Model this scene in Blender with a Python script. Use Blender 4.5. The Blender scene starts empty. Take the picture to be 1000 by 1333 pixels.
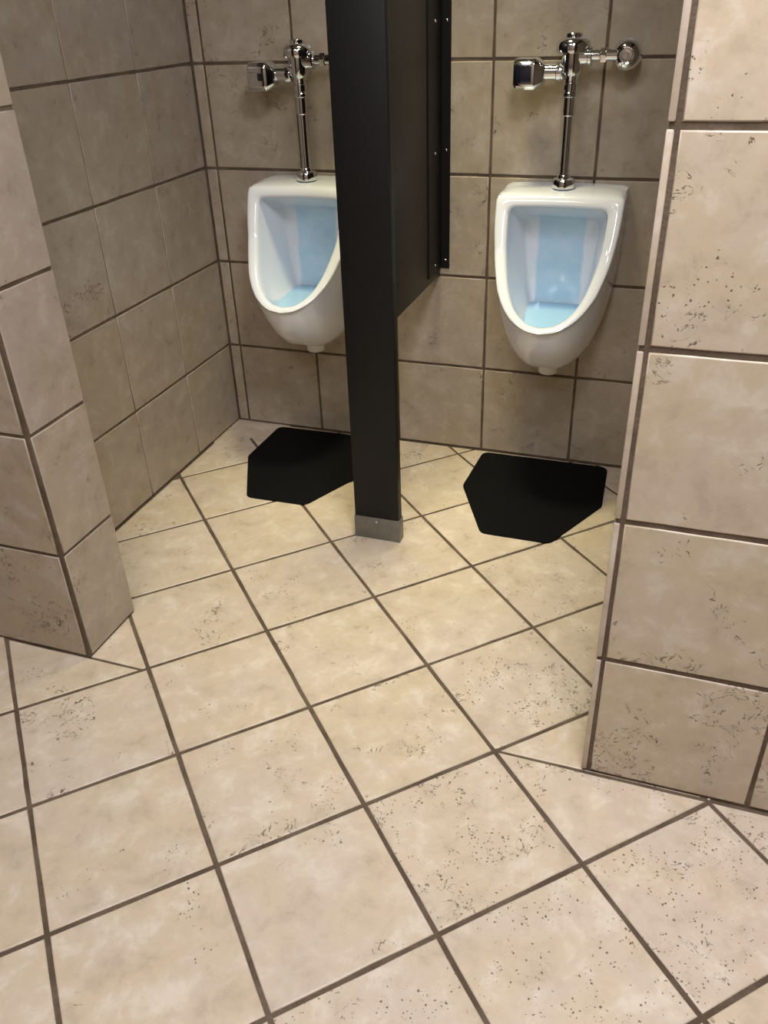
import bpy, bmesh, math, random
from mathutils import Matrix, Vector

S = bpy.context.scene
COL = S.collection
PI = math.pi

# ------------------------------------------------------------------ camera
cam_d = bpy.data.cameras.new('camera')
cam_d.sensor_fit = 'AUTO'
cam_d.sensor_width = 36.0
cam_d.lens = 1084.575 / 1333 * 36.0
cam_d.clip_start = 0.02
cam = bpy.data.objects.new('camera', cam_d)
COL.objects.link(cam)
YAW, PITCH, ROLL = (math.radians(a) for a in (20.17894, 58.38511, -2.17096))
cam.matrix_world = (Matrix.Translation((1.65969, -2.79789, 1.48540)) @ Matrix.Rotation(YAW, 4, 'Z')
                    @ Matrix.Rotation(PITCH, 4, 'X') @ Matrix.Rotation(ROLL, 4, 'Z'))
S.camera = cam

# ------------------------------------------------------------------ world, lights, exposure
wd = bpy.data.worlds.new('world')
S.world = wd
wd.use_nodes = True
wd.node_tree.nodes['Background'].inputs[0].default_value = (1.0, 0.95, 0.88, 1)
wd.node_tree.nodes['Background'].inputs[1].default_value = 0.0

CEIL = 2.70


def area(name, loc, sx, sy, power, col, spread=180):
    l = bpy.data.lights.new(name, 'AREA')
    l.shape = 'RECTANGLE'
    l.size, l.size_y = sx, sy
    l.energy = power
    l.color = col
    l.spread = math.radians(spread)
    o = bpy.data.objects.new(name, l)
    COL.objects.link(o)
    o.location = loc
    return o


area('entry_lamp', (1.74, -2.00, CEIL - 0.03), 0.55, 0.55, 43, (0.98, 0.965, 1.01))
area('rear_lamp', (1.70, -3.30, CEIL - 0.03), 0.60, 0.60, 21, (0.98, 0.97, 1.01))
area('side_lamp', (0.70, -2.60, CEIL - 0.03), 0.60, 0.60, 13, (1.0, 0.96, 0.95))
area('alcove_lamp', (0.90, -0.55, CEIL - 0.03), 0.30, 0.30, 5.6, (1.0, 0.92, 0.56), 58)

S.view_settings.view_transform = 'Standard'
S.view_settings.look = 'None'
S.view_settings.gamma = 1
S.view_settings.use_curve_mapping = False
S.view_settings.exposure = 0.12


# ------------------------------------------------------------------ node helpers
class NT:
    def __init__(self, name):
        self.m = bpy.data.materials.new(name)
        self.m.use_nodes = True
        self.t = self.m.node_tree
        self.b = self.t.nodes['Principled BSDF']

    def n(self, typ, **kw):
        nd = self.t.nodes.new(typ)
        for k, v in kw.items():
            setattr(nd, k, v)
        return nd

    def l(self, a, b):
        self.t.links.new(a, b)

    def put(self, sock, v):
        if hasattr(v, 'is_linked'):
            self.l(v, sock)
        else:
            sock.default_value = v

    def math(self, op, a, b=None, c=None, clamp=False):
        nd = self.n('ShaderNodeMath', operation=op)
        nd.use_clamp = clamp
        self.put(nd.inputs[0], a)
        if b is not None:
            self.put(nd.inputs[1], b)
        if c is not None:
            self.put(nd.inputs[2], c)
        return nd.outputs[0]

    def noise(self, vec, scale, detail=2.0, rough=0.5, dist=0.0):
        nd = self.n('ShaderNodeTexNoise')
        self.l(vec, nd.inputs['Vector'])
        nd.inputs['Scale'].default_value = scale
        nd.inputs['Detail'].default_value = detail
        nd.inputs['Roughness'].default_value = rough
        nd.inputs['Distortion'].default_value = dist
        return nd.outputs['Fac']

    def step(self, v, lo, hi, a=0.0, b=1.0):
        nd = self.n('ShaderNodeMapRange', interpolation_type='SMOOTHSTEP')
        self.put(nd.inputs['Value'], v)
        nd.inputs['From Min'].default_value = lo
        nd.inputs['From Max'].default_value = hi
        nd.inputs['To Min'].default_value = a
        nd.inputs['To Max'].default_value = b
        return nd.outputs['Result']

    def mix(self, f, a, b, blend='MIX'):
        nd = self.n('ShaderNodeMix', data_type='RGBA', blend_type=blend)
        self.put(nd.inputs[0], f)
        self.put(nd.inputs[6], a)
        self.put(nd.inputs[7], b)
        return nd.outputs[2]

    def objcoord(self):
        return self.n('ShaderNodeTexCoord').outputs['Object']

    def attr(self, name):
        return self.n('ShaderNodeAttribute', attribute_type='OBJECT', attribute_name=name)

    def bump(self, h, strength, dist=0.002):
        nd = self.n('ShaderNodeBump')
        self.l(h, nd.inputs['Height'])
        nd.inputs['Strength'].default_value = strength
        nd.inputs['Distance'].default_value = dist
        self.l(nd.outputs['Normal'], self.b.inputs['Normal'])


def C(r, g, b):
    return (r, g, b, 1.0)


def tile_material():
    k = NT('mottled_beige_ceramic')
    co = k.objcoord()
    seed = k.attr('seed').outputs['Fac']
    comb = k.n('ShaderNodeCombineXYZ')
    k.l(k.math('MULTIPLY', seed, 3.71), comb.inputs[0])
    k.l(k.math('MULTIPLY', seed, 2.13), comb.inputs[1])
    k.l(k.math('MULTIPLY', seed, 1.37), comb.inputs[2])
    add = k.n('ShaderNodeVectorMath', operation='ADD')
    k.l(co, add.inputs[0])
    k.l(comb.outputs[0], add.inputs[1])
    v = add.outputs[0]
    warm = k.attr('warm').outputs['Fac']
    marks = k.attr('marks').outputs['Fac']
    pits = k.attr('pits').outputs['Fac']
    big = k.noise(v, 5.0, 4.0, 0.6, 0.6)
    mid = k.noise(v, 14.0, 5.0, 0.65, 0.3)
    fine = k.noise(v, 70.0, 3.0, 0.6)
    pink = C(0.560, 0.470, 0.385)
    yell = C(0.560, 0.465, 0.335)
    pale = C(0.660, 0.580, 0.480)
    dark = C(0.435, 0.360, 0.270)
    t = k.math('ADD', k.step(big, 0.38, 0.62, 0.0, 0.75), k.math('SUBTRACT', warm, 0.4), clamp=True)
    base = k.mix(t, pink, yell)
    base = k.mix(k.step(mid, 0.49, 0.68, 0.0, 0.82), base, pale)
    base = k.mix(k.step(mid, 0.49, 0.32, 0.0, 0.62), base, dark)
    base = k.mix(k.step(fine, 0.35, 0.65, 0.0, 0.22), base, C(0.50, 0.41, 0.30))
    # squiggly cracks, gathered in clusters
    f1 = k.noise(v, 17.0, 4.0, 0.66, 1.2)
    line = k.step(k.math('ABSOLUTE', k.math('SUBTRACT', f1, 0.5)), 0.017, 0.007)
    cl = k.noise(v, 9.0, 2.0, 0.5)
    thr = k.math('SUBTRACT', 0.70, k.math('MULTIPLY', marks, 0.17))
    clm = k.step(k.math('SUBTRACT', cl, thr), 0.0, 0.05)
    brk = k.step(k.noise(v, 85.0, 2.0, 0.5), 0.42, 0.54)
    crack = k.math('MULTIPLY', k.math('MULTIPLY', line, clm), brk)
    # pits
    vo = k.n('ShaderNodeTexVoronoi', feature='F1')
    wn = k.n('ShaderNodeTexNoise')
    k.l(v, wn.inputs['Vector'])
    wn.inputs['Scale'].default_value = 260.0
    wsc = k.n('ShaderNodeVectorMath', operation='SCALE')
    k.l(wn.outputs['Color'], wsc.inputs[0])
    wsc.inputs['Scale'].default_value = 0.0075
    wad = k.n('ShaderNodeVectorMath', operation='ADD')
    k.l(v, wad.inputs[0])
    k.l(wsc.outputs[0], wad.inputs[1])
    k.l(wad.outputs[0], vo.inputs['Vector'])
    vo.inputs['Scale'].default_value = 150.0
    vo.inputs['Randomness'].default_value = 1.0
    sep = k.n('ShaderNodeSeparateColor')
    k.l(vo.outputs['Color'], sep.inputs[0])
    rad = k.math('MULTIPLY', sep.outputs[1], 0.36)
    dot = k.step(k.math('SUBTRACT', vo.outputs['Distance'], rad), 0.03, -0.03)
    keep = k.step(sep.outputs[0], 0.42, 0.46)
    pc = k.noise(v, 11.0, 2.0, 0.5)
    pthr = k.math('SUBTRACT', 0.69, k.math('MULTIPLY', pits, 0.22))
    pit = k.math('MULTIPLY', k.math('MULTIPLY', dot, keep), k.step(k.math('SUBTRACT', pc, pthr), 0.0, 0.06))
    m = k.math('MAXIMUM', crack, pit)
    col = k.mix(k.math('MULTIPLY', m, 0.85), base, C(0.085, 0.058, 0.034))
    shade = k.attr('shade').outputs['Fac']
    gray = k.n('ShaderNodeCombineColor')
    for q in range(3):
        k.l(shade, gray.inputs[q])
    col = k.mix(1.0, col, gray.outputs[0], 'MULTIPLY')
    k.l(col, k.b.inputs['Base Color'])
    k.l(k.step(mid, 0.3, 0.7, 0.27, 0.42), k.b.inputs['Roughness'])
    k.b.inputs['Specular IOR Level'].default_value = 0.45
    h = k.math('SUBTRACT', k.math('ADD', k.math('MULTIPLY', mid, 0.6), k.math('MULTIPLY', fine, 0.25)), k.math('MULTIPLY', m, 0.8))
    k.bump(h, 0.35, 0.0016)
    return k.m


def grout_material():
    k = NT('brown_grout')
    v = k.objcoord()
    a = k.noise(v, 9.0, 4.0, 0.6)
    b = k.noise(v, 160.0, 3.0, 0.6)
    c = k.mix(k.step(a, 0.35, 0.65), C(0.085, 0.058, 0.036), C(0.150, 0.110, 0.074))
    c = k.mix(k.step(b, 0.3, 0.7, 0.0, 0.35), c, C(0.05, 0.034, 0.022))
    k.l(c, k.b.inputs['Base Color'])
    k.b.inputs['Roughness'].default_value = 0.9
    k.bump(b, 0.5, 0.002)
    return k.m


def simple(name, col, rough=0.5, metal=0.0, spec=0.5, noise=None):
    k = NT(name)
    k.b.inputs['Base Color'].default_value = C(*col)
    k.b.inputs['Roughness'].default_value = rough
    k.b.inputs['Metallic'].default_value = metal
    k.b.inputs['Specular IOR Level'].default_value = spec
    if noise:
        sc, st, amt = noise
        v = k.objcoord()
        f = k.noise(v, sc, 3.0, 0.6)
        c = k.mix(k.step(f, 0.3, 0.7), C(*[x * (1 - amt) for x in col]), C(*[min(1, x * (1 + amt)) for x in col]))
        k.l(c, k.b.inputs['Base Color'])
        k.bump(f, st, 0.001)
    return k.m


def porcelain_material():
    k = NT('glazed_white_porcelain')
    v = k.objcoord()
    sx = k.n('ShaderNodeSeparateXYZ')
    k.l(v, sx.inputs[0])
    x, y, z = sx.outputs
    wob = k.math('MULTIPLY', k.math('SUBTRACT', k.noise(v, 16.0, 4.0, 0.6), 0.5), 0.018)
    ax = k.math('ABSOLUTE', k.math('ADD', x, wob))
    # dried trail of blue cleaner down the middle of the back of the bowl
    band = k.step(ax, 0.079, 0.067)
    inside = k.math('MULTIPLY', k.math('GREATER_THAN', y, -0.262), k.math('LESS_THAN', y, -0.030))
    infront = k.attr('bowl').outputs['Fac']
    at = k.n('ShaderNodeAttribute', attribute_type='GEOMETRY', attribute_name='inside')
    hi = k.step(z, 0.915, 0.86)
    streak = k.step(k.noise(v, 30.0, 4.0, 0.6), 0.3, 0.7, 0.75, 1.0)
    f = k.math('MULTIPLY', k.math('MULTIPLY', k.math('MULTIPLY', band, hi), at.outputs['Fac']), streak)
    white = C(0.76, 0.785, 0.85)
    grime = k.mix(k.step(k.noise(v, 7.0, 3.0, 0.6), 0.45, 0.75, 0.0, 0.25), white, C(0.74, 0.74, 0.73))
    c = k.mix(f, grime, C(0.44, 0.64, 0.80))
    k.l(c, k.b.inputs['Base Color'])
    k.b.inputs['Roughness'].default_value = 0.10
    k.b.inputs['Specular IOR Level'].default_value = 0.55
    k.b.inputs['Coat Weight'].default_value = 0.3
    k.b.inputs['Coat Roughness'].default_value = 0.04
    return k.m


def steel_material():
    k = NT('scuffed_stainless_steel')
    v = k.objcoord()
    mp = k.n('ShaderNodeMapping')
    mp.inputs['Scale'].default_value = (180, 180, 6)
    k.l(v, mp.inputs[0])
    a = k.noise(mp.outputs[0], 1.0, 3.0, 0.6)
    b = k.noise(v, 30.0, 4.0, 0.6)
    k.l(k.mix(b, C(0.15, 0.15, 0.135), C(0.30, 0.295, 0.265)), k.b.inputs['Base Color'])
    k.b.inputs['Metallic'].default_value = 0.75
    k.l(k.step(a, 0.3, 0.7, 0.38, 0.55), k.b.inputs['Roughness'])
    return k.m


M = {
    'tile': tile_material(),
    'grout': grout_material(),
    'porcelain': porcelain_material(),
    'spout': simple('white_outlet_porcelain', (0.78, 0.78, 0.77), 0.15),
    'water': simple('blue_cleaner_water', (0.37, 0.61, 0.83), 0.06, 0, 0.5),
    'chrome': simple('polished_chrome', (0.77, 0.79, 0.83), 0.07, 1.0),
    'lens': simple('dark_lens_and_reflection', (0.012, 0.013, 0.022), 0.08, 0, 0.6),
    'black': simple('black_powder_coat', (0.0070, 0.0068, 0.0068), 0.48, 0, 0.25, (120.0, 0.12, 0.15)),
    'panel': simple('black_phenolic_panel', (0.0100, 0.0092, 0.0090), 0.42, 0, 0.35, (90.0, 0.08, 0.15)),
    'rubber': simple('black_fibre_mat', (0.0055, 0.0054, 0.0056), 0.95, 0, 0.08, (420.0, 0.8, 0.4)),
    'steel': steel_material(),
    'screw': simple('bright_screw_head', (0.75, 0.74, 0.72), 0.22, 1.0),
    'paint': simple('cream_wall_paint', (0.28, 0.225, 0.165), 0.7, 0, 0.3, (40.0, 0.1, 0.05)),
    'ceiling': simple('white_ceiling_paint', (0.50, 0.46, 0.40), 0.8, 0, 0.3, (60.0, 0.1, 0.04)),
}


# ------------------------------------------------------------------ mesh helpers
def new_obj(name, mesh, parent=None, loc=None, mat=None):
    o = bpy.data.objects.new(name, mesh)
    COL.objects.link(o)
    if mat is not None and not mesh.materials:
        mesh.materials.append(mat)
    if parent:
        o.parent = parent
    if loc is not None:
        o.location = loc
    return o


def from_bm(name, bm, mat, parent=None, smooth=None, loc=None):
    me = bpy.data.meshes.new(name)
    bmesh.ops.recalc_face_normals(bm, faces=bm.faces)
    bm.to_mesh(me)
    bm.free()
    me.materials.append(mat)
    if smooth is not None:
        me.polygons.foreach_set('use_smooth', [True] * len(me.polygons))
        if smooth < 180:
            me.set_sharp_from_angle(angle=math.radians(smooth))
    return new_obj(name, me, parent, loc)


def bm_box(bm, lo, hi, bevel=0.0, seg=2):
    r = bmesh.ops.create_cube(bm, size=1.0)
    vs = r['verts']
    for v in vs:
        v.co = Vector([lo[i] + (v.co[i] + 0.5) * (hi[i] - lo[i]) for i in range(3)])
    if bevel > 0:
        es = list({e for v in vs for e in v.link_edges})
        bmesh.ops.bevel(bm, geom=es, offset=bevel, segments=seg, affect='EDGES', profile=0.5)


def bm_lathe(bm, prof, origin, axis='Z', n=28):
    """prof: list of (radius, along); revolve about the axis through origin; closed ends"""
    O = Vector(origin)
    if axis == 'Z':
        e1, e2, e3 = Vector((1, 0, 0)), Vector((0, 1, 0)), Vector((0, 0, 1))
    elif axis == 'X':
        e1, e2, e3 = Vector((0, 1, 0)), Vector((0, 0, 1)), Vector((1, 0, 0))
    else:
        e1, e2, e3 = Vector((1, 0, 0)), Vector((0, 0, 1)), Vector((0, 1, 0))
    rings = []
    for r, a in prof:
        rings.append([bm.verts.new(O + e3 * a + (e1 * math.cos(2 * PI * i / n) + e2 * math.sin(2 * PI * i / n)) * r)
                      for i in range(n)])
    for A, B in zip(rings, rings[1:]):
        for i in range(n):
            bm.faces.new((A[i], A[(i + 1) % n], B[(i + 1) % n], B[i]))
    bm.faces.new(rings[0][::-1])
    bm.faces.new(rings[-1])


def lathe(name, prof, origin, axis, mat, parent, n=28, smooth=35):
    bm = bmesh.new()
    bm_lathe(bm, prof, origin, axis, n)
    return from_bm(name, bm, mat, parent, smooth)


def box(name, lo, hi, mat, parent, bevel=0.0, seg=2, smooth=None):
    bm = bmesh.new()
    bm_box(bm, lo, hi, bevel, seg)
    return from_bm(name, bm, mat, parent, smooth)


def tag(o, label, cat, group=None, kind=None):
    o['label'] = label
    o['category'] = cat
    if group:
        o['group'] = group
    if kind:
        o['kind'] = kind
    return o


def empty(name, loc):
    o = bpy.data.objects.new(name, None)
    COL.objects.link(o)
    o.location = loc
    o.empty_display_size = 0.1
    return o


# ------------------------------------------------------------------ tiles
def inset_poly(P, d):
    n = len(P)
    out = []
    for i in range(n):
        a, b, c = P[i - 1], P[i], P[(i + 1) % n]
        e1 = (b - a).normalized()
        e2 = (c - b).normalized()
        n1 = Vector((-e1.y, e1.x))
        n2 = Vector((-e2.y, e2.x))
        m = n1 + n2
        m /= max(0.15, m.dot(n1)) if m.dot(n1) > 0 else 1
        if m.length > 3:
            m = m.normalized() * 3
        out.append(b + m * d)
    return out


def tile_mesh(name, poly, rng, thick=0.008, bev=0.0028, jit=0.0006, seg=0.07):
    """poly: CCW 2-D points, face at local z=0 and body below it"""
    P = [Vector(p) for p in poly]
    pts, nor = [], []
    n = len(P)
    for i in range(n):
        a, b = P[i], P[(i + 1) % n]
        L = (b - a).length
        k = max(1, round(L / seg))
        e = (b - a) / max(L, 1e-6)
        for j in range(k):
            q = a + (b - a) * (j / k)
            if j:
                q = q + Vector((-e.y, e.x)) * rng.uniform(-jit, jit)
            pts.append(q)
    top = inset_poly(pts, bev)
    mid = inset_poly(pts, bev * 0.28)
    m = len(pts)
    V = [(p.x, p.y, 0) for p in top] + [(p.x, p.y, -bev * 0.32) for p in mid] + [(p.x, p.y, -bev) for p in pts] + \
        [(p.x, p.y, -thick) for p in pts]
    F = [tuple(range(m))]
    for r in range(3):
        for i in range(m):
            j = (i + 1) % m
            F.append((r * m + i, (r + 1) * m + i, (r + 1) * m + j, r * m + j))
    me = bpy.data.meshes.new(name)
    me.from_pydata(V, [], F)
    me.materials.append(M['tile'])
    me.polygons.foreach_set('use_smooth', [False] + [True] * (len(F) - 1))
    me.update()
    return me


RT = random.Random(11)
MESH_CACHE = {}


def rect_tile_mesh(w, h):
    key = (round(w, 4), round(h, 4))
    lst = MESH_CACHE.setdefault(key, [])
    if len(lst) < 3:
        lst.append(tile_mesh('tile', [(-w / 2, -h / 2), (w / 2, -h / 2), (w / 2, h / 2), (-w / 2, h / 2)], RT))
        return lst[-1]
    return RT.choice(lst)


def place_tile(me, parent, mat4, warm, marks, pits):
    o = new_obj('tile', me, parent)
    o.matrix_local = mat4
    o['shade'] = {'floor': 1.04, 'wall_right': 0.90, 'wall_left': 0.66, 'wall_back': 0.72, 'wall_pier': 0.70, 'wall_right_alcove': 0.70}[parent.name]  # dimmer light on the walls is put into the tile colour, surface by surface
    o['seed'] = RT.uniform(0, 20)
    o['warm'] = min(1.0, max(0.0, warm + RT.uniform(-0.3, 0.3)))
    o['marks'] = min(1.3, max(0.0, marks + RT.uniform(-0.35, 0.35)))
    o['pits'] = min(1.2, max(0.0, pits + RT.uniform(-0.4, 0.4)))
    return o


def frame(origin, u, v):
    u, v = Vector(u), Vector(v)
    n = u.cross(v)
    m = Matrix((u, v, n)).transposed().to_4x4()
    m.translation = Vector(origin)
    return m


U = 0.33
JOINT = 0.010
ROWS = 6
Z0 = 0.006          # joint between the floor and the first course


def tile_wall(parent, base, u, cols, joint_u=JOINT, joint_v=JOINT, warm=0.5, marks=0.5, pits=0.3, rows=ROWS):
    """base: point on the tile face plane at z=0; cols: list of (u0, u1) grout-to-grout spans"""
    for r in range(rows):
        v0, v1 = r * U + joint_v / 2, (r + 1) * U - joint_v / 2
        if r == 0:
            v0 = Z0
        for (a, b) in cols:
            a2, b2 = a + joint_u / 2, b - joint_u / 2
            uu = Vector(u)
            n = uu.cross(Vector((0, 0, 1)))
            c = Vector(base) + uu * ((a2 + b2) / 2) + Vector((0, 0, (v0 + v1) / 2)) + n * RT.uniform(-0.0007, 0.0003)
            m = frame(c, u, (0, 0, 1)) @ Matrix.Rotation(RT.uniform(-0.0015, 0.0015), 4, 'Z')
            place_tile(rect_tile_mesh(b2 - a2, v1 - v0), parent, m, warm, marks, pits)


G = 0.0028     # grout sits this far behind the tile faces


def wall_slab(name, lo, hi, label):
    o = box(name, lo, hi, M['grout'], None)
    return tag(o, label, 'wall', kind='structure')


# pier geometry (metres): origin is the back left corner of the alcove at the floor
PX, PY0, PY1 = 0.313, -1.255, -1.462
RX = 1.612
RY = -1.452
XL, XR = -0.60, 3.0     # entry room side walls
YB = -4.2               # entry room far wall
AR = 1.93               # right side of the alcove

# floor ------------------------------------------------------------
floor = box('floor', (XL - 0.1, YB - 0.1, -0.12), (XR + 0.1, 0.1, -0.0024), M['grout'], None)
tag(floor, 'beige stone-look ceramic tile floor laid diagonally with dark brown grout', 'floor', kind='structure')

# walls --------------------------------------------------------------
w_left = wall_slab('wall_left', (-0.12, PY0 - 0.02, -0.02), (-G, 0.12, CEIL),
                   'left alcove wall in square brown-beige tiles beside the left urinal')
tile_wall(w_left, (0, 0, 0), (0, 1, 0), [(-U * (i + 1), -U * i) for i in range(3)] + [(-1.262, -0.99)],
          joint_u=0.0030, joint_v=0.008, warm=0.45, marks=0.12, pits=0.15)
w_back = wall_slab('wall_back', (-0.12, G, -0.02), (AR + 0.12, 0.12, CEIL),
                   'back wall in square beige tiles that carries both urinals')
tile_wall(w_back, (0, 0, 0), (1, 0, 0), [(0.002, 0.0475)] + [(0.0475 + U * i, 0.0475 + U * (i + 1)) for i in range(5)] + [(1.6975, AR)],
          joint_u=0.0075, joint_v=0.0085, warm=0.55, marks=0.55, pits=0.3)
w_alc = wall_slab('wall_right_alcove', (AR, RY + 0.2, -0.02), (AR + 0.12, 0.0, CEIL),
                  'right alcove wall hidden behind the right entry wall')
tile_wall(w_alc, (AR - G, -0.004, 0), (0, -1, 0), [(U * i, U * (i + 1)) for i in range(4)], joint_u=0.006, joint_v=0.008, warm=0.45, marks=0.3, pits=0.2)
w_pier = wall_slab('wall_pier', (XL - 0.1, PY1 + G, -0.02), (PX - G, PY0, CEIL),
                   'tiled wall end at far left of the opening')
# side face of the wall end (looks right) and its front face
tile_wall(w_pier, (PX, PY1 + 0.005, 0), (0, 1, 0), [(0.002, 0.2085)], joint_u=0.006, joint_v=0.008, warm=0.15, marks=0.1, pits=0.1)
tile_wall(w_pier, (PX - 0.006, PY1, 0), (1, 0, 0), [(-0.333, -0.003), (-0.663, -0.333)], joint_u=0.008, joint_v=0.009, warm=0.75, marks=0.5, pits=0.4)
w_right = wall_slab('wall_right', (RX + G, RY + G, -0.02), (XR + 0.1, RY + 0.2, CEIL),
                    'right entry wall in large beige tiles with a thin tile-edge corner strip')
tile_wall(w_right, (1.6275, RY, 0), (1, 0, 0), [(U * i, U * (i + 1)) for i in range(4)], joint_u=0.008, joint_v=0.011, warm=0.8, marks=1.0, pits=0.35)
# the return faces left; its tiles run past the corner and show their edges to the front
for r in range(ROWS):
    v0, v1 = r * U + 0.005, (r + 1) * U - 0.005
    if r == 0:
        v0 = Z0
    bm = bmesh.new()
    bm_box(bm, (RX, RY - 0.001, v0), (RX + 0.0115, RY + 0.198, v1), 0.003, 2)
    o = from_bm('edge_tile', bm, M['tile'], w_right, 40)
    o['seed'] = RT.uniform(0, 20)
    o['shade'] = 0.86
    o['warm'] = 0.2
    o['marks'] = 0.0
    o['pits'] = 0.0

w_el = tag(box('wall_entry_left', (XL - 0.1, YB, -0.02), (XL, PY1, CEIL), M['paint'], None), 'plain entry wall left of the camera, outside the photo', 'wall', kind='structure')
w_er = tag(box('wall_entry_right', (XR, YB, -0.02), (XR + 0.1, RY, CEIL), M['paint'], None), 'plain entry wall right of the camera, outside the photo', 'wall', kind='structure')
w_eb = tag(box('wall_entry_back', (XL - 0.1, YB - 0.1, -0.02), (XR + 0.1, YB, CEIL), M['paint'], None), 'plain entry wall behind the camera, outside the photo', 'wall', kind='structure')
ceil = tag(box('ceiling', (XL - 0.1, YB - 0.1, CEIL), (XR + 0.1, 0.12, CEIL + 0.1), M['ceiling'], None), 'white ceiling above the restroom, outside the photo', 'ceiling', kind='structure')

# floor tiles: a grid turned 44.54 degrees ------------------------------
TH = math.radians(44.5398)
GO = Vector((-0.21158657, -0.74289418))
ei = Vector((math.cos(TH), math.sin(TH))) * U       # along i
ej = Vector((math.sin(TH), -math.cos(TH))) * U      # along j (towards the camera)


def grid(i, j):
    return GO + ei * i + ej * j


def clip(P, a, b, c):
    """keep a*x+b*y >= c"""
    out = []
    n = len(P)
    for i in range(n):
        p, q = P[i], P[(i + 1) % n]
        dp, dq = a * p.x + b * p.y - c, a * q.x + b * q.y - c
        if dp >= 0:
            out.append(p)
        if (dp >= 0) != (dq >= 0):
            out.append(p + (q - p) * (dp / (dp - dq)))
    return out


def poly_area(P):
    return 0.5 * sum(P[i - 1].x * P[i].y - P[i].x * P[i - 1].y for i in range(len(P)))


def clean(P, eps=0.004):
    out = []
    for p in P:
        if not out or (p - out[-1]).length > eps:
            out.append(p)
    if len(out) > 1 and (out[0] - out[-1]).length < eps:
        out.pop()
    return out


va, vb = grid(0, 3), grid(2, 5)      # ends of the two cut lines, on the line of the wall fronts
FLOOR_MESH = [tile_mesh('tile', [(-s, -s), (s, -s), (s, s), (-s, s)], RT, bev=0.0030, jit=0.0008) for s in [(U - 0.0095) / 2] * 4]
for i in range(-6, 11):
    for j in range(-8, 16):
        sq = [grid(i, j), grid(i, j + 1), grid(i + 1, j + 1), grid(i + 1, j)]
        if poly_area(sq) < 0:
            sq.reverse()
        cx = sum((p.x for p in sq), 0) / 4
        cy = sum((p.y for p in sq), 0) / 4
        if cx < -0.45 or cx > 2.9 or cy > 0.25 or cy < -3.45:
            continue
        pieces = []
        inner = inset_poly(sq, 0.00475)
        ymin, ymax = min(p.y for p in sq), max(p.y for p in sq)
        cuty = PY1 + 0.003 if cx < 1 else RY - 0.002
        if ymin < cuty - 0.03 and ymax > cuty + 0.03 and not (va.x - 0.02 < cx < vb.x + 0.02):
            pieces.append(clip(inner, 0, -1, -(cuty - 0.0035)))
            pieces.append(clip(inner, 0, 1, cuty + 0.0035))
        else:
            pieces.append(inner)
        for P in pieces:
            full = len(P) == 4 and abs(poly_area(P) - (U - 0.0095) ** 2) < 1e-5
            # stop at the walls of the alcove
            c0 = sum((p.y for p in P), 0) / max(1, len(P))
            if P and c0 > PY1:
                for cl in ((1, 0, 0.004), (0, -1, 0.004), (-1, 0, -(AR - 0.004))):
                    P = clip(P, *cl)
            else:
                P = clip(P, 1, 0, XL + 0.004) if P else P
            P = clean(P)
            if len(P) < 3 or poly_area(P) < 0.0006:
                continue
            ctr = sum(P, Vector((0, 0))) / len(P)
            if c0 > PY1 and (ctr.x > RX + 0.12 and ctr.y < RY + 0.2 or ctr.x < PX - 0.12 and ctr.y < PY0 - 0.05):
                continue
            near = ctr.y < PY1
            warm = 0.65 if not near else 0.58
            marks = 0.55
            pits = 0.35 if ctr.x < 1.35 else 0.75
            z = RT.uniform(-0.0005, 0.0003)
            rot = Matrix.Rotation(RT.uniform(-0.0012, 0.0012), 4, 'X') @ Matrix.Rotation(RT.uniform(-0.0012, 0.0012), 4, 'Y')
            if full and len(P) == 4:
                m = Matrix.Translation((ctr.x, ctr.y, z)) @ rot @ Matrix.Rotation(TH, 4, 'Z')
                place_tile(RT.choice(FLOOR_MESH), floor, m, warm, marks, pits)
            else:
                me = tile_mesh('tile', [p - ctr for p in P], RT, bev=0.0028)
                place_tile(me, floor, Matrix.Translation((ctr.x, ctr.y, z)), warm, marks, pits)


# ------------------------------------------------------------------ urinals
def half_outline(ztop, zbot, wtab, rc, flat=0.0, n=40, sag=0.0):
    """right half of an outline from the top middle to the bottom middle, resampled to n+1 points.
    wtab: (s, half width), s = 0 at the top and 1 at the bottom."""
    def w(s):
        for (s0, w0), (s1, w1) in zip(wtab, wtab[1:]):
            if s <= s1:
                t = (s - s0) / (s1 - s0)
                return w0 + (w1 - w0) * t
        return wtab[-1][1]
    H = ztop - zbot
    w0 = w(0)
    pts = [(x, ztop - sag * (x / w0) ** 2) for x in [i * (w0 - rc) / 6 for i in range(7)]]
    for k in range(1, 9):
        a = PI / 2 * k / 8
        s = (rc - rc * math.cos(a)) / H
        pts.append((w(s * 0.5) - rc + rc * math.sin(a), ztop - sag - rc + rc * math.cos(a)))
    s0 = rc / H
    for k in range(1, 61):
        s = s0 + (1 - s0) * k / 60
        # round bottom: sample denser near the end
        s = s0 + (1 - s0) * math.sin(PI / 2 * k / 60)
        pts.append((w(s), ztop - s * H))
    if flat > 0:
        pts.append((0, zbot))
    else:
        pts[-1] = (0, zbot)
    # resample
    L = [0]
    for a, b in zip(pts, pts[1:]):
        L.append(L[-1] + math.hypot(b[0] - a[0], b[1] - a[1]))
    out = []
    k = 0
    for i in range(n + 1):
        d = L[-1] * i / n
        while k < len(L) - 2 and L[k + 1] < d:
            k += 1
        t = (d - L[k]) / max(1e-9, L[k + 1] - L[k])
        out.append((pts[k][0] + (pts[k + 1][0] - pts[k][0]) * t, pts[k][1] + (pts[k + 1][1] - pts[k][1]) * t))
    return out


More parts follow.
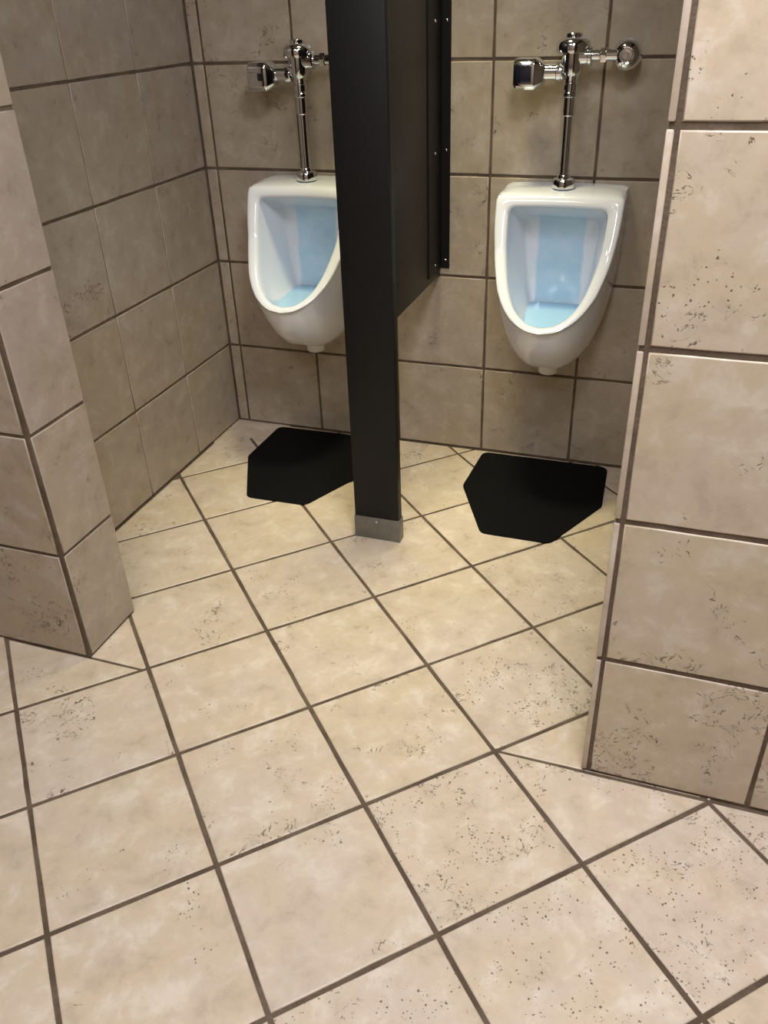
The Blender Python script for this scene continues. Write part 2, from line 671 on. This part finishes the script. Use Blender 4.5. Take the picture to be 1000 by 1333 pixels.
def smooth_tab(tab, n=60):
    """monotone-ish cubic through the table, so the outline has no corners"""
    xs = [a for a, _ in tab]
    ys = [b for _, b in tab]
    m = []
    for i in range(len(xs)):
        if i == 0:
            m.append((ys[1] - ys[0]) / (xs[1] - xs[0]))
        elif i == len(xs) - 1:
            m.append((ys[-1] - ys[-2]) / (xs[-1] - xs[-2]))
        else:
            m.append((ys[i + 1] - ys[i - 1]) / (xs[i + 1] - xs[i - 1]))
    out = []
    for q in range(n + 1):
        x = xs[0] + (xs[-1] - xs[0]) * q / n
        i = max(k for k in range(len(xs) - 1) if xs[k] <= x + 1e-9)
        h = xs[i + 1] - xs[i]
        t = (x - xs[i]) / h
        y = (2 * t ** 3 - 3 * t ** 2 + 1) * ys[i] + (t ** 3 - 2 * t ** 2 + t) * h * m[i] + (-2 * t ** 3 + 3 * t ** 2) * ys[i + 1] + (t ** 3 - t ** 2) * h * m[i + 1]
        out.append((x, max(0.0, y)))
    return out


RIM = [(0, .191), (.14, .1905), (.26, .188), (.38, .183), (.505, .175), (.625, .163), (.747, .146), (.866, .115), (.93, .087), (.97, .058), (.99, .034), (1, 0)]
OPEN = [(0, .147), (.16, .1465), (.27, .145), (.385, .142), (.50, .136), (.61, .127), (.727, .115), (.84, .096), (.915, .074), (.965, .049), (.99, .028), (1, 0)]
WALL = [(0, .189), (.30, .186), (.58, .174), (.75, .156), (.88, .130), (.96, .100), (1, .078)]
BACKP = [(0, .117), (.3, .112), (.6, .103), (.8, .092), (.9, .078), (.97, .05), (1, 0)]


def lerp_tab(A, B, t):
    A2, B2 = smooth_tab(A, 80), smooth_tab(B, 80)
    return [(a[0], a[1] * (1 - t) + b[1] * t) for a, b in zip(A2, B2)]


NH = 44


def build_urinal(name, x0, label):
    root = tag(empty(name, (x0, 0, 0)), label, 'urinal', 'wall-hung urinals')
    root.location = (x0, 0, 0)
    rings = []      # each: list of Vector, inside flag

    def ring(half, yfun, ins):
        pts = [Vector((x, yfun(z), z)) for x, z in half]
        left = [Vector((-p.x, p.y, p.z)) for p in pts[1:-1]][::-1]
        rings.append((pts + left, ins))

    # front plane of the rim: leans out, more strongly towards the lip
    ZT, ZB = 0.968, 0.616

    def yrim(z):
        return -0.150 - 0.4 * (ZT - z) - 0.8 * max(0.0, 0.82 - z) ** 1.35

    YL = yrim(ZB)

    def ybetween(yt, zt, yb, zb):
        def fn(z):
            q = ZT - (ZT - ZB) * min(1.0, max(0.0, (zt - z) / (zt - zb)))
            return yt + (yb - yt) * (yrim(q) - yrim(ZT)) / (YL - yrim(ZT))
        return fn

    # outside: wall to rim
    spec = [  # f, ytop, ztop, ybot, zbot
        (0.0, -0.0005, 0.977, -0.0005, 0.434), (0.12, -0.02, 0.9765, -0.060, 0.429), (0.28, -0.045, 0.976, -0.130, 0.427),
        (0.45, -0.075, 0.975, -0.200, 0.437), (0.62, -0.100, 0.974, -0.265, 0.465), (0.77, -0.118, 0.973, -0.318, 0.506),
        (0.89, -0.130, 0.972, -0.353, 0.552), (0.96, -0.138, 0.971, -0.371, 0.586), (0.985, -0.143, 0.970, -0.379, 0.604)]
    for f, yt, zt, yb, zb in spec:
        tab = lerp_tab(WALL, RIM, f ** 0.8)
        if f < 0.95:      # bottom stays a broad bowl
            tab[-1] = (1, max(tab[-1][1], 0.078 * (1 - f) ** 0.7))
        ring(half_outline(zt, zb, tab, 0.013, flat=tab[-1][1], n=NH, sag=0.004), ybetween(yt, zt, yb, zb), 0)

    # rim: rounded outer edge, nearly flat face, rounded inner edge
    ZTO, ZBO = 0.934, 0.6295

    def rim_ring(t, fwd, flag, rc):
        zt, zb = ZT + (ZTO - ZT) * t, ZB + (ZBO - ZB) * t
        tab = lerp_tab(RIM, OPEN, t)
        ring(half_outline(zt, zb, tab, rc, n=NH, sag=0.004), lambda z: yrim(z) - fwd, flag)
    rim_ring(0.000, 0.003, 0, 0.013)
    rim_ring(0.05, 0.0075, 0, 0.0135)
    rim_ring(0.15, 0.0105, 0, 0.015)
    rim_ring(0.40, 0.0120, 0, 0.017)
    rim_ring(0.70, 0.0115, 0, 0.018)
    rim_ring(0.88, 0.0085, 0, 0.019)
    rim_ring(0.96, 0.0035, 0, 0.019)
    rim_ring(1.00, -0.005, 1, 0.019)
    # inside: down to the flat back of the bowl
    yt0, yb0 = yrim(ZTO) + 0.012, yrim(ZBO) + 0.012
    for g in (0.08, 0.20, 0.34, 0.50, 0.68, 0.85, 0.95, 1.0):
        tab = lerp_tab(OPEN, BACKP, g)
        zt = ZTO + (0.882 - ZTO) * g
        zb = ZBO + (0.560 - ZBO) * (g ** 0.35)
        yt = yt0 + (-0.055 - yt0) * g
        yb = yb0 + (-0.060 - yb0) * (1 - (1 - g) ** 1.15)
        ring(half_outline(zt, zb, tab, 0.020, n=NH, sag=0.003 * (1 - g)), ybetween(yt, zt, yb, zb), 1)
    # flat back
    for q, dy in ((0.9, 0.007), (0.6, 0.010), (0.3, 0.011)):
        zc = 0.73
        base = rings[-1][0] if q == 0.9 else BASE
        if q == 0.9:
            BASE = base
        rings.append(([Vector((p.x * q, p.y + dy, zc + (p.z - zc) * q)) for p in BASE], 1))
    bm = bmesh.new()
    lay = bm.verts.layers.float.new('inside')
    vr = []
    for pts, fl in rings:
        row = []
        for p in pts:
            v = bm.verts.new(p)
            v[lay] = fl
            row.append(v)
        vr.append(row)
    n = len(vr[0])
    for A, B in zip(vr, vr[1:]):
        for i in range(n):
            j = (i + 1) % n
            bm.faces.new((A[i], A[j], B[j], B[i]))
    bm.faces.new(vr[-1])
    bm.faces.new(vr[0][::-1])
    body = from_bm('bowl', bm, M['porcelain'], root, 60)
    # pool of blue water in the bottom of the bowl
    zw = 0.608
    P = []
    cut = [r for r, fl in rings if fl][:9]
    edge = []
    for r in cut:
        pts = r[:NH + 1]
        for a, b in zip(pts, pts[1:]):
            if a.z >= zw > b.z:
                t = (a.z - zw) / (a.z - b.z)
                edge.append((a.x + (b.x - a.x) * t, a.y + (b.y - a.y) * t))
                break
    if len(edge) >= 2:
        edge.sort(key=lambda e: e[1])
        front = (0.0, edge[0][1] - 0.012)
        back = (0.0, edge[-1][1] + 0.002)
        loop = [front] + [(x + 0.001, y) for x, y in edge] + [back]
        loop = loop + [(-x, y) for x, y in loop[1:-1][::-1]]
        bm = bmesh.new()
        top = [bm.verts.new((x, y, zw)) for x, y in loop]
        bot = [bm.verts.new((x * 0.8, (y + 0.15) * 0.8 - 0.15, zw - 0.012)) for x, y in loop]
        bm.faces.new(top)
        bm.faces.new(bot[::-1])
        for i in range(len(top)):
            j = (i + 1) % len(top)
            bm.faces.new((top[i], bot[i], bot[j], top[j]))
        w = from_bm('water', bm, M['water'], root)
        w['label'] = 'pool of pale blue water in the bottom of the bowl'
    # outlet under the bowl
    lathe('outlet_spout', [(0.046, 0.445), (0.043, 0.428), (0.034, 0.419), (0.0320, 0.408), (0.0325, 0.402), (0.031, 0.396), (0.026, 0.393), (0.022, 0.393), (0.021, 0.404)],
          (0, -0.128, 0), 'Z', M['spout'], root, 28, 50)
    # mounting ring where the flush tube enters is part of the valve
    return root


# ------------------------------------------------------------------ flush valves
def build_valve(name, x0, label, lens=(-0.150, -0.106, 1.266, 1.312)):
    root = tag(empty(name, (x0, 0, 0)), label, 'flush valve', 'chrome flush valves')
    ch = M['chrome']
    Y = -0.088
    o = (0, Y, 0)
    lathe('spud_nut', [(0.030, 0.976), (0.033, 0.978), (0.034, 0.985), (0.034, 0.997), (0.031, 1.003), (0.019, 1.007), (0.0185, 1.014), (0.0165, 1.017)], o, 'Z', ch, root)
    lathe('flush_tube', [(0.0137, 1.005), (0.0137, 1.186)], o, 'Z', ch, root)
    lathe('vacuum_breaker', [(0.0140, 1.176), (0.0172, 1.179), (0.0176, 1.184), (0.0176, 1.232)], o, 'Z', ch, root)
    lathe('coupling_nut', [(0.018, 1.226), (0.0205, 1.228), (0.0205, 1.238), (0.019, 1.240), (0.019, 1.243), (0.0215, 1.245), (0.0215, 1.262), (0.018, 1.264)], o, 'Z', ch, root, 24)
    lathe('valve_body', [(0.0185, 1.258), (0.0188, 1.278), (0.0225, 1.284), (0.028, 1.290), (0.0300, 1.296), (0.0300, 1.346), (0.0275, 1.348)], o, 'Z', ch, root)
    lathe('valve_cap', [(0.040, 1.338), (0.0455, 1.340), (0.0475, 1.344), (0.0478, 1.357), (0.0455, 1.366), (0.038, 1.374), (0.030, 1.378)], o, 'Z', ch, root, 32)
    lathe('cap_plug', [(0.0240, 1.377), (0.0240, 1.386), (0.0225, 1.388), (0.010, 1.3885)], o, 'Z', ch, root, 24)
    # sensor side: neck and eight sided housing
    lathe('sensor_neck', [(0.0225, -0.022), (0.0245, -0.030), (0.0245, -0.040), (0.0215, -0.042), (0.0215, -0.078)], (0, Y - 0.006, 1.292), 'X', ch, root)
    # housing: cube with broad chamfers, tapering to the neck
    bm = bmesh.new()
    xs = [-0.160, -0.155, -0.098, -0.082, -0.074]
    sz = [(0.036, 0.036), (0.041, 0.041), (0.041, 0.041), (0.030, 0.030), (0.024, 0.024)]
    rows = []
    for x, (hy, hz) in zip(xs, sz):
        c = 0.32
        oct_ = [(-hy, -hz * (1 - c)), (-hy * (1 - c), -hz), (hy * (1 - c), -hz), (hy, -hz * (1 - c)), (hy, hz * (1 - c)), (hy * (1 - c), hz), (-hy * (1 - c), hz), (-hy, hz * (1 - c))]
        rows.append([bm.verts.new((x, Y - 0.012 + a, 1.288 + b)) for a, b in oct_])
    for A, B in zip(rows, rows[1:]):
        for i in range(8):
            j = (i + 1) % 8
            bm.faces.new((A[i], A[j], B[j], B[i]))
    bm.faces.new(rows[0][::-1])
    bm.faces.new(rows[-1])
    bmesh.ops.recalc_face_normals(bm, faces=bm.faces)
    bmesh.ops.bevel(bm, geom=list(bm.edges), offset=0.003, segments=2, affect='EDGES', profile=0.5)
    hs = from_bm('sensor_housing', bm, ch, root, 25)
    bm = bmesh.new()
    yf = Y - 0.012 - 0.041
    bm_box(bm, (lens[0], yf - 0.0012, lens[2]), (lens[1], yf + 0.004, lens[3]), 0.0022, 2)
    l = from_bm('sensor_window_reflection', bm, M['lens'], hs, 30)  # dark window doubles as a painted dark reflection on the chrome front
    l['label'] = 'dark sensor window on the front of the housing, also painting a dark reflection in the chrome'
    # supply side
    lathe('supply_collar', [(0.0235, 0.020), (0.0235, 0.042), (0.0255, 0.044), (0.0255, 0.052), (0.0215, 0.055)], (0, Y, 1.330), 'X', ch, root, 24)
    lathe('supply_pipe', [(0.0150, 0.034), (0.0150, 0.135)], (0, Y, 1.332), 'X', ch, root, 24)
    lathe('supply_nut', [(0.017, 0.076), (0.0205, 0.078), (0.0205, 0.092), (0.017, 0.094)], (0, Y, 1.332), 'X', ch, root, 6, 10)
    # control stop: bell against the wall, body and cap facing the room
    sx = 0.147
    lathe('wall_flange', [(0.0320, -0.0005), (0.0320, -0.004), (0.0280, -0.012), (0.0200, -0.016), (0.0195, -0.045)], (sx, 0, 1.331), 'Y', ch, root, 32, 40)
    lathe('stop_valve', [(0.024, -0.040), (0.036, -0.044), (0.0405, -0.052), (0.0412, -0.064), (0.0400, -0.076), (0.0365, -0.087), (0.031, -0.095), (0.0245, -0.100),
                         (0.0240, -0.103), (0.0215, -0.1045), (0.0180, -0.1035), (0.0165, -0.1055), (0.0110, -0.106), (0.0100, -0.1040), (0.006, -0.1040), (0.005, -0.1065)],
          (sx, 0, 1.331), 'Y', ch, root, 36, 30)
    return root


X2, X1 = 1.287, 0.437
build_urinal('urinal', X2, 'white wall-hung urinal right of the black partition, fully in view')
build_urinal('urinal', X1, 'white wall-hung urinal in the left corner, partly hidden by the black partition')
build_valve('flush_valve', X2 - 0.002, 'chrome sensor flush valve above the right urinal, round wall flange in view')
build_valve('flush_valve', X1 - 0.002, 'chrome sensor flush valve above the left urinal, cut off by the partition', (-0.122, -0.103, 1.277, 1.299))

# ------------------------------------------------------------------ partition
part = tag(empty('urinal_partition', (0.8615, -0.695, 0)), 'tall black partition post and panel standing between the two urinals', 'partition')


def pbox(name, lo, hi, mat, parent, bevel=0.0, seg=2, smooth=None):
    off = Vector((0.8615, -0.695, 0))
    return box(name, Vector(lo) - off, Vector(hi) - off, mat, parent, bevel, seg, smooth)


PH = 1.78
pbox('post', (0.788, -0.695, 0.004), (0.935, -0.663, PH), M['black'], part, 0.0018, 2, 30)
pbox('panel', (0.849, -0.664, 0.664), (0.874, -0.006, PH - 0.12), M['panel'], part, 0.0015, 2, 30)
sh = pbox('shoe', (0.7855, -0.6985, 0.0005), (0.9385, -0.6595, 0.080), M['steel'], part, 0.002, 2, 30)
sh['label'] = 'scuffed stainless steel shoe at the foot of the post'
off = Vector((0.8615, -0.695, 0))


def screw(p, axis, parent, r=0.0042):
    s = -1 if axis == 'Y' else 1
    p = Vector(p) - off
    lathe('screw', [(r, -0.001 * s), (r, 0.0006 * s), (r * 0.75, 0.002 * s), (r * 0.35, 0.0026 * s)], p, axis, M['screw'], parent, 12, 40)


screw((0.861, -0.6985, 0.066), 'Y', sh, 0.0036)
# angle brackets fixing the panel to the wall, one on each face of the panel
for side, x_in, x_out, xa, xb in ((1, 0.8745, 0.906, 0.8735, 0.8775), (-1, 0.8485, 0.817, 0.8455, 0.8495)):
    bm = bmesh.new()
    a, b = sorted((x_in, x_out))
    bm_box(bm, Vector((a, -0.0042, 0.687)) - off, Vector((b, -0.0004, PH - 0.14)) - off, 0.0006, 1)
    bm_box(bm, Vector((xa, -0.150, 0.687)) - off, Vector((xb, -0.0004, PH - 0.14)) - off, 0.0006, 1)
    br = from_bm('wall_bracket', bm, M['black'], part)
    for z in (0.715, 1.065, 1.425):
        screw(((a + b) / 2 + 0.003 * side, -0.0042, z), 'Y', br)
        s = Vector((xb if side > 0 else xa, -0.075, z)) - off
        d = side
        lathe('screw', [(0.0042, -0.001 * d), (0.0042, 0.0006 * d), (0.003, 0.002 * d), (0.0014, 0.0026 * d)], s, 'X', M['screw'], br, 12, 40)


# ------------------------------------------------------------------ mats
def build_mat(name, cx, label, dx=0.0, rot=0.0):
    out = [(-0.232, -0.020, 0.030), (-0.243, -0.290, 0.012), (-0.112, -0.572, 0.022), (0.112, -0.572, 0.022), (0.243, -0.300, 0.012), (0.232, -0.020, 0.035)]
    P = [Vector((a, b)) for a, b, _ in out]
    pts = []
    n = len(P)
    for i in range(n):
        p, q, r = P[i - 1], P[i], P[(i + 1) % n]
        rad = out[i][2]
        d1, d2 = (p - q).normalized(), (r - q).normalized()
        for k in range(7):
            t = k / 6
            a, c = q + d1 * rad, q + d2 * rad
            pts.append(a * (1 - t) ** 2 + q * 2 * t * (1 - t) + c * t ** 2)
    if sum(pts[i - 1].x * pts[i].y - pts[i].x * pts[i - 1].y for i in range(len(pts))) < 0:
        pts.reverse()
    c0 = Vector((0, -0.29))
    top = inset_poly(pts, 0.003)
    bm = bmesh.new()
    r0 = [bm.verts.new((p.x, p.y, 0)) for p in pts]
    r1 = [bm.verts.new((p.x, p.y, 0.0035)) for p in pts]
    r2 = [bm.verts.new((p.x, p.y, 0.0055)) for p in top]
    for A, B in ((r0, r1), (r1, r2)):
        for i in range(len(pts)):
            j = (i + 1) % len(pts)
            bm.faces.new((A[i], A[j], B[j], B[i]))
    bm.faces.new(r2)
    bm.faces.new(r0[::-1])
    o = from_bm(name, bm, M['rubber'], None)
    o.location = (cx, 0, 0.0005)
    o.rotation_euler.z = rot
    return tag(o, label, 'mat', 'black urinal floor mats')


build_mat('floor_mat', 1.283, 'black six-sided mat on the floor under the right urinal')
build_mat('floor_mat', 0.428, 'black six-sided mat on the floor under the left urinal, behind the post', rot=0.02)
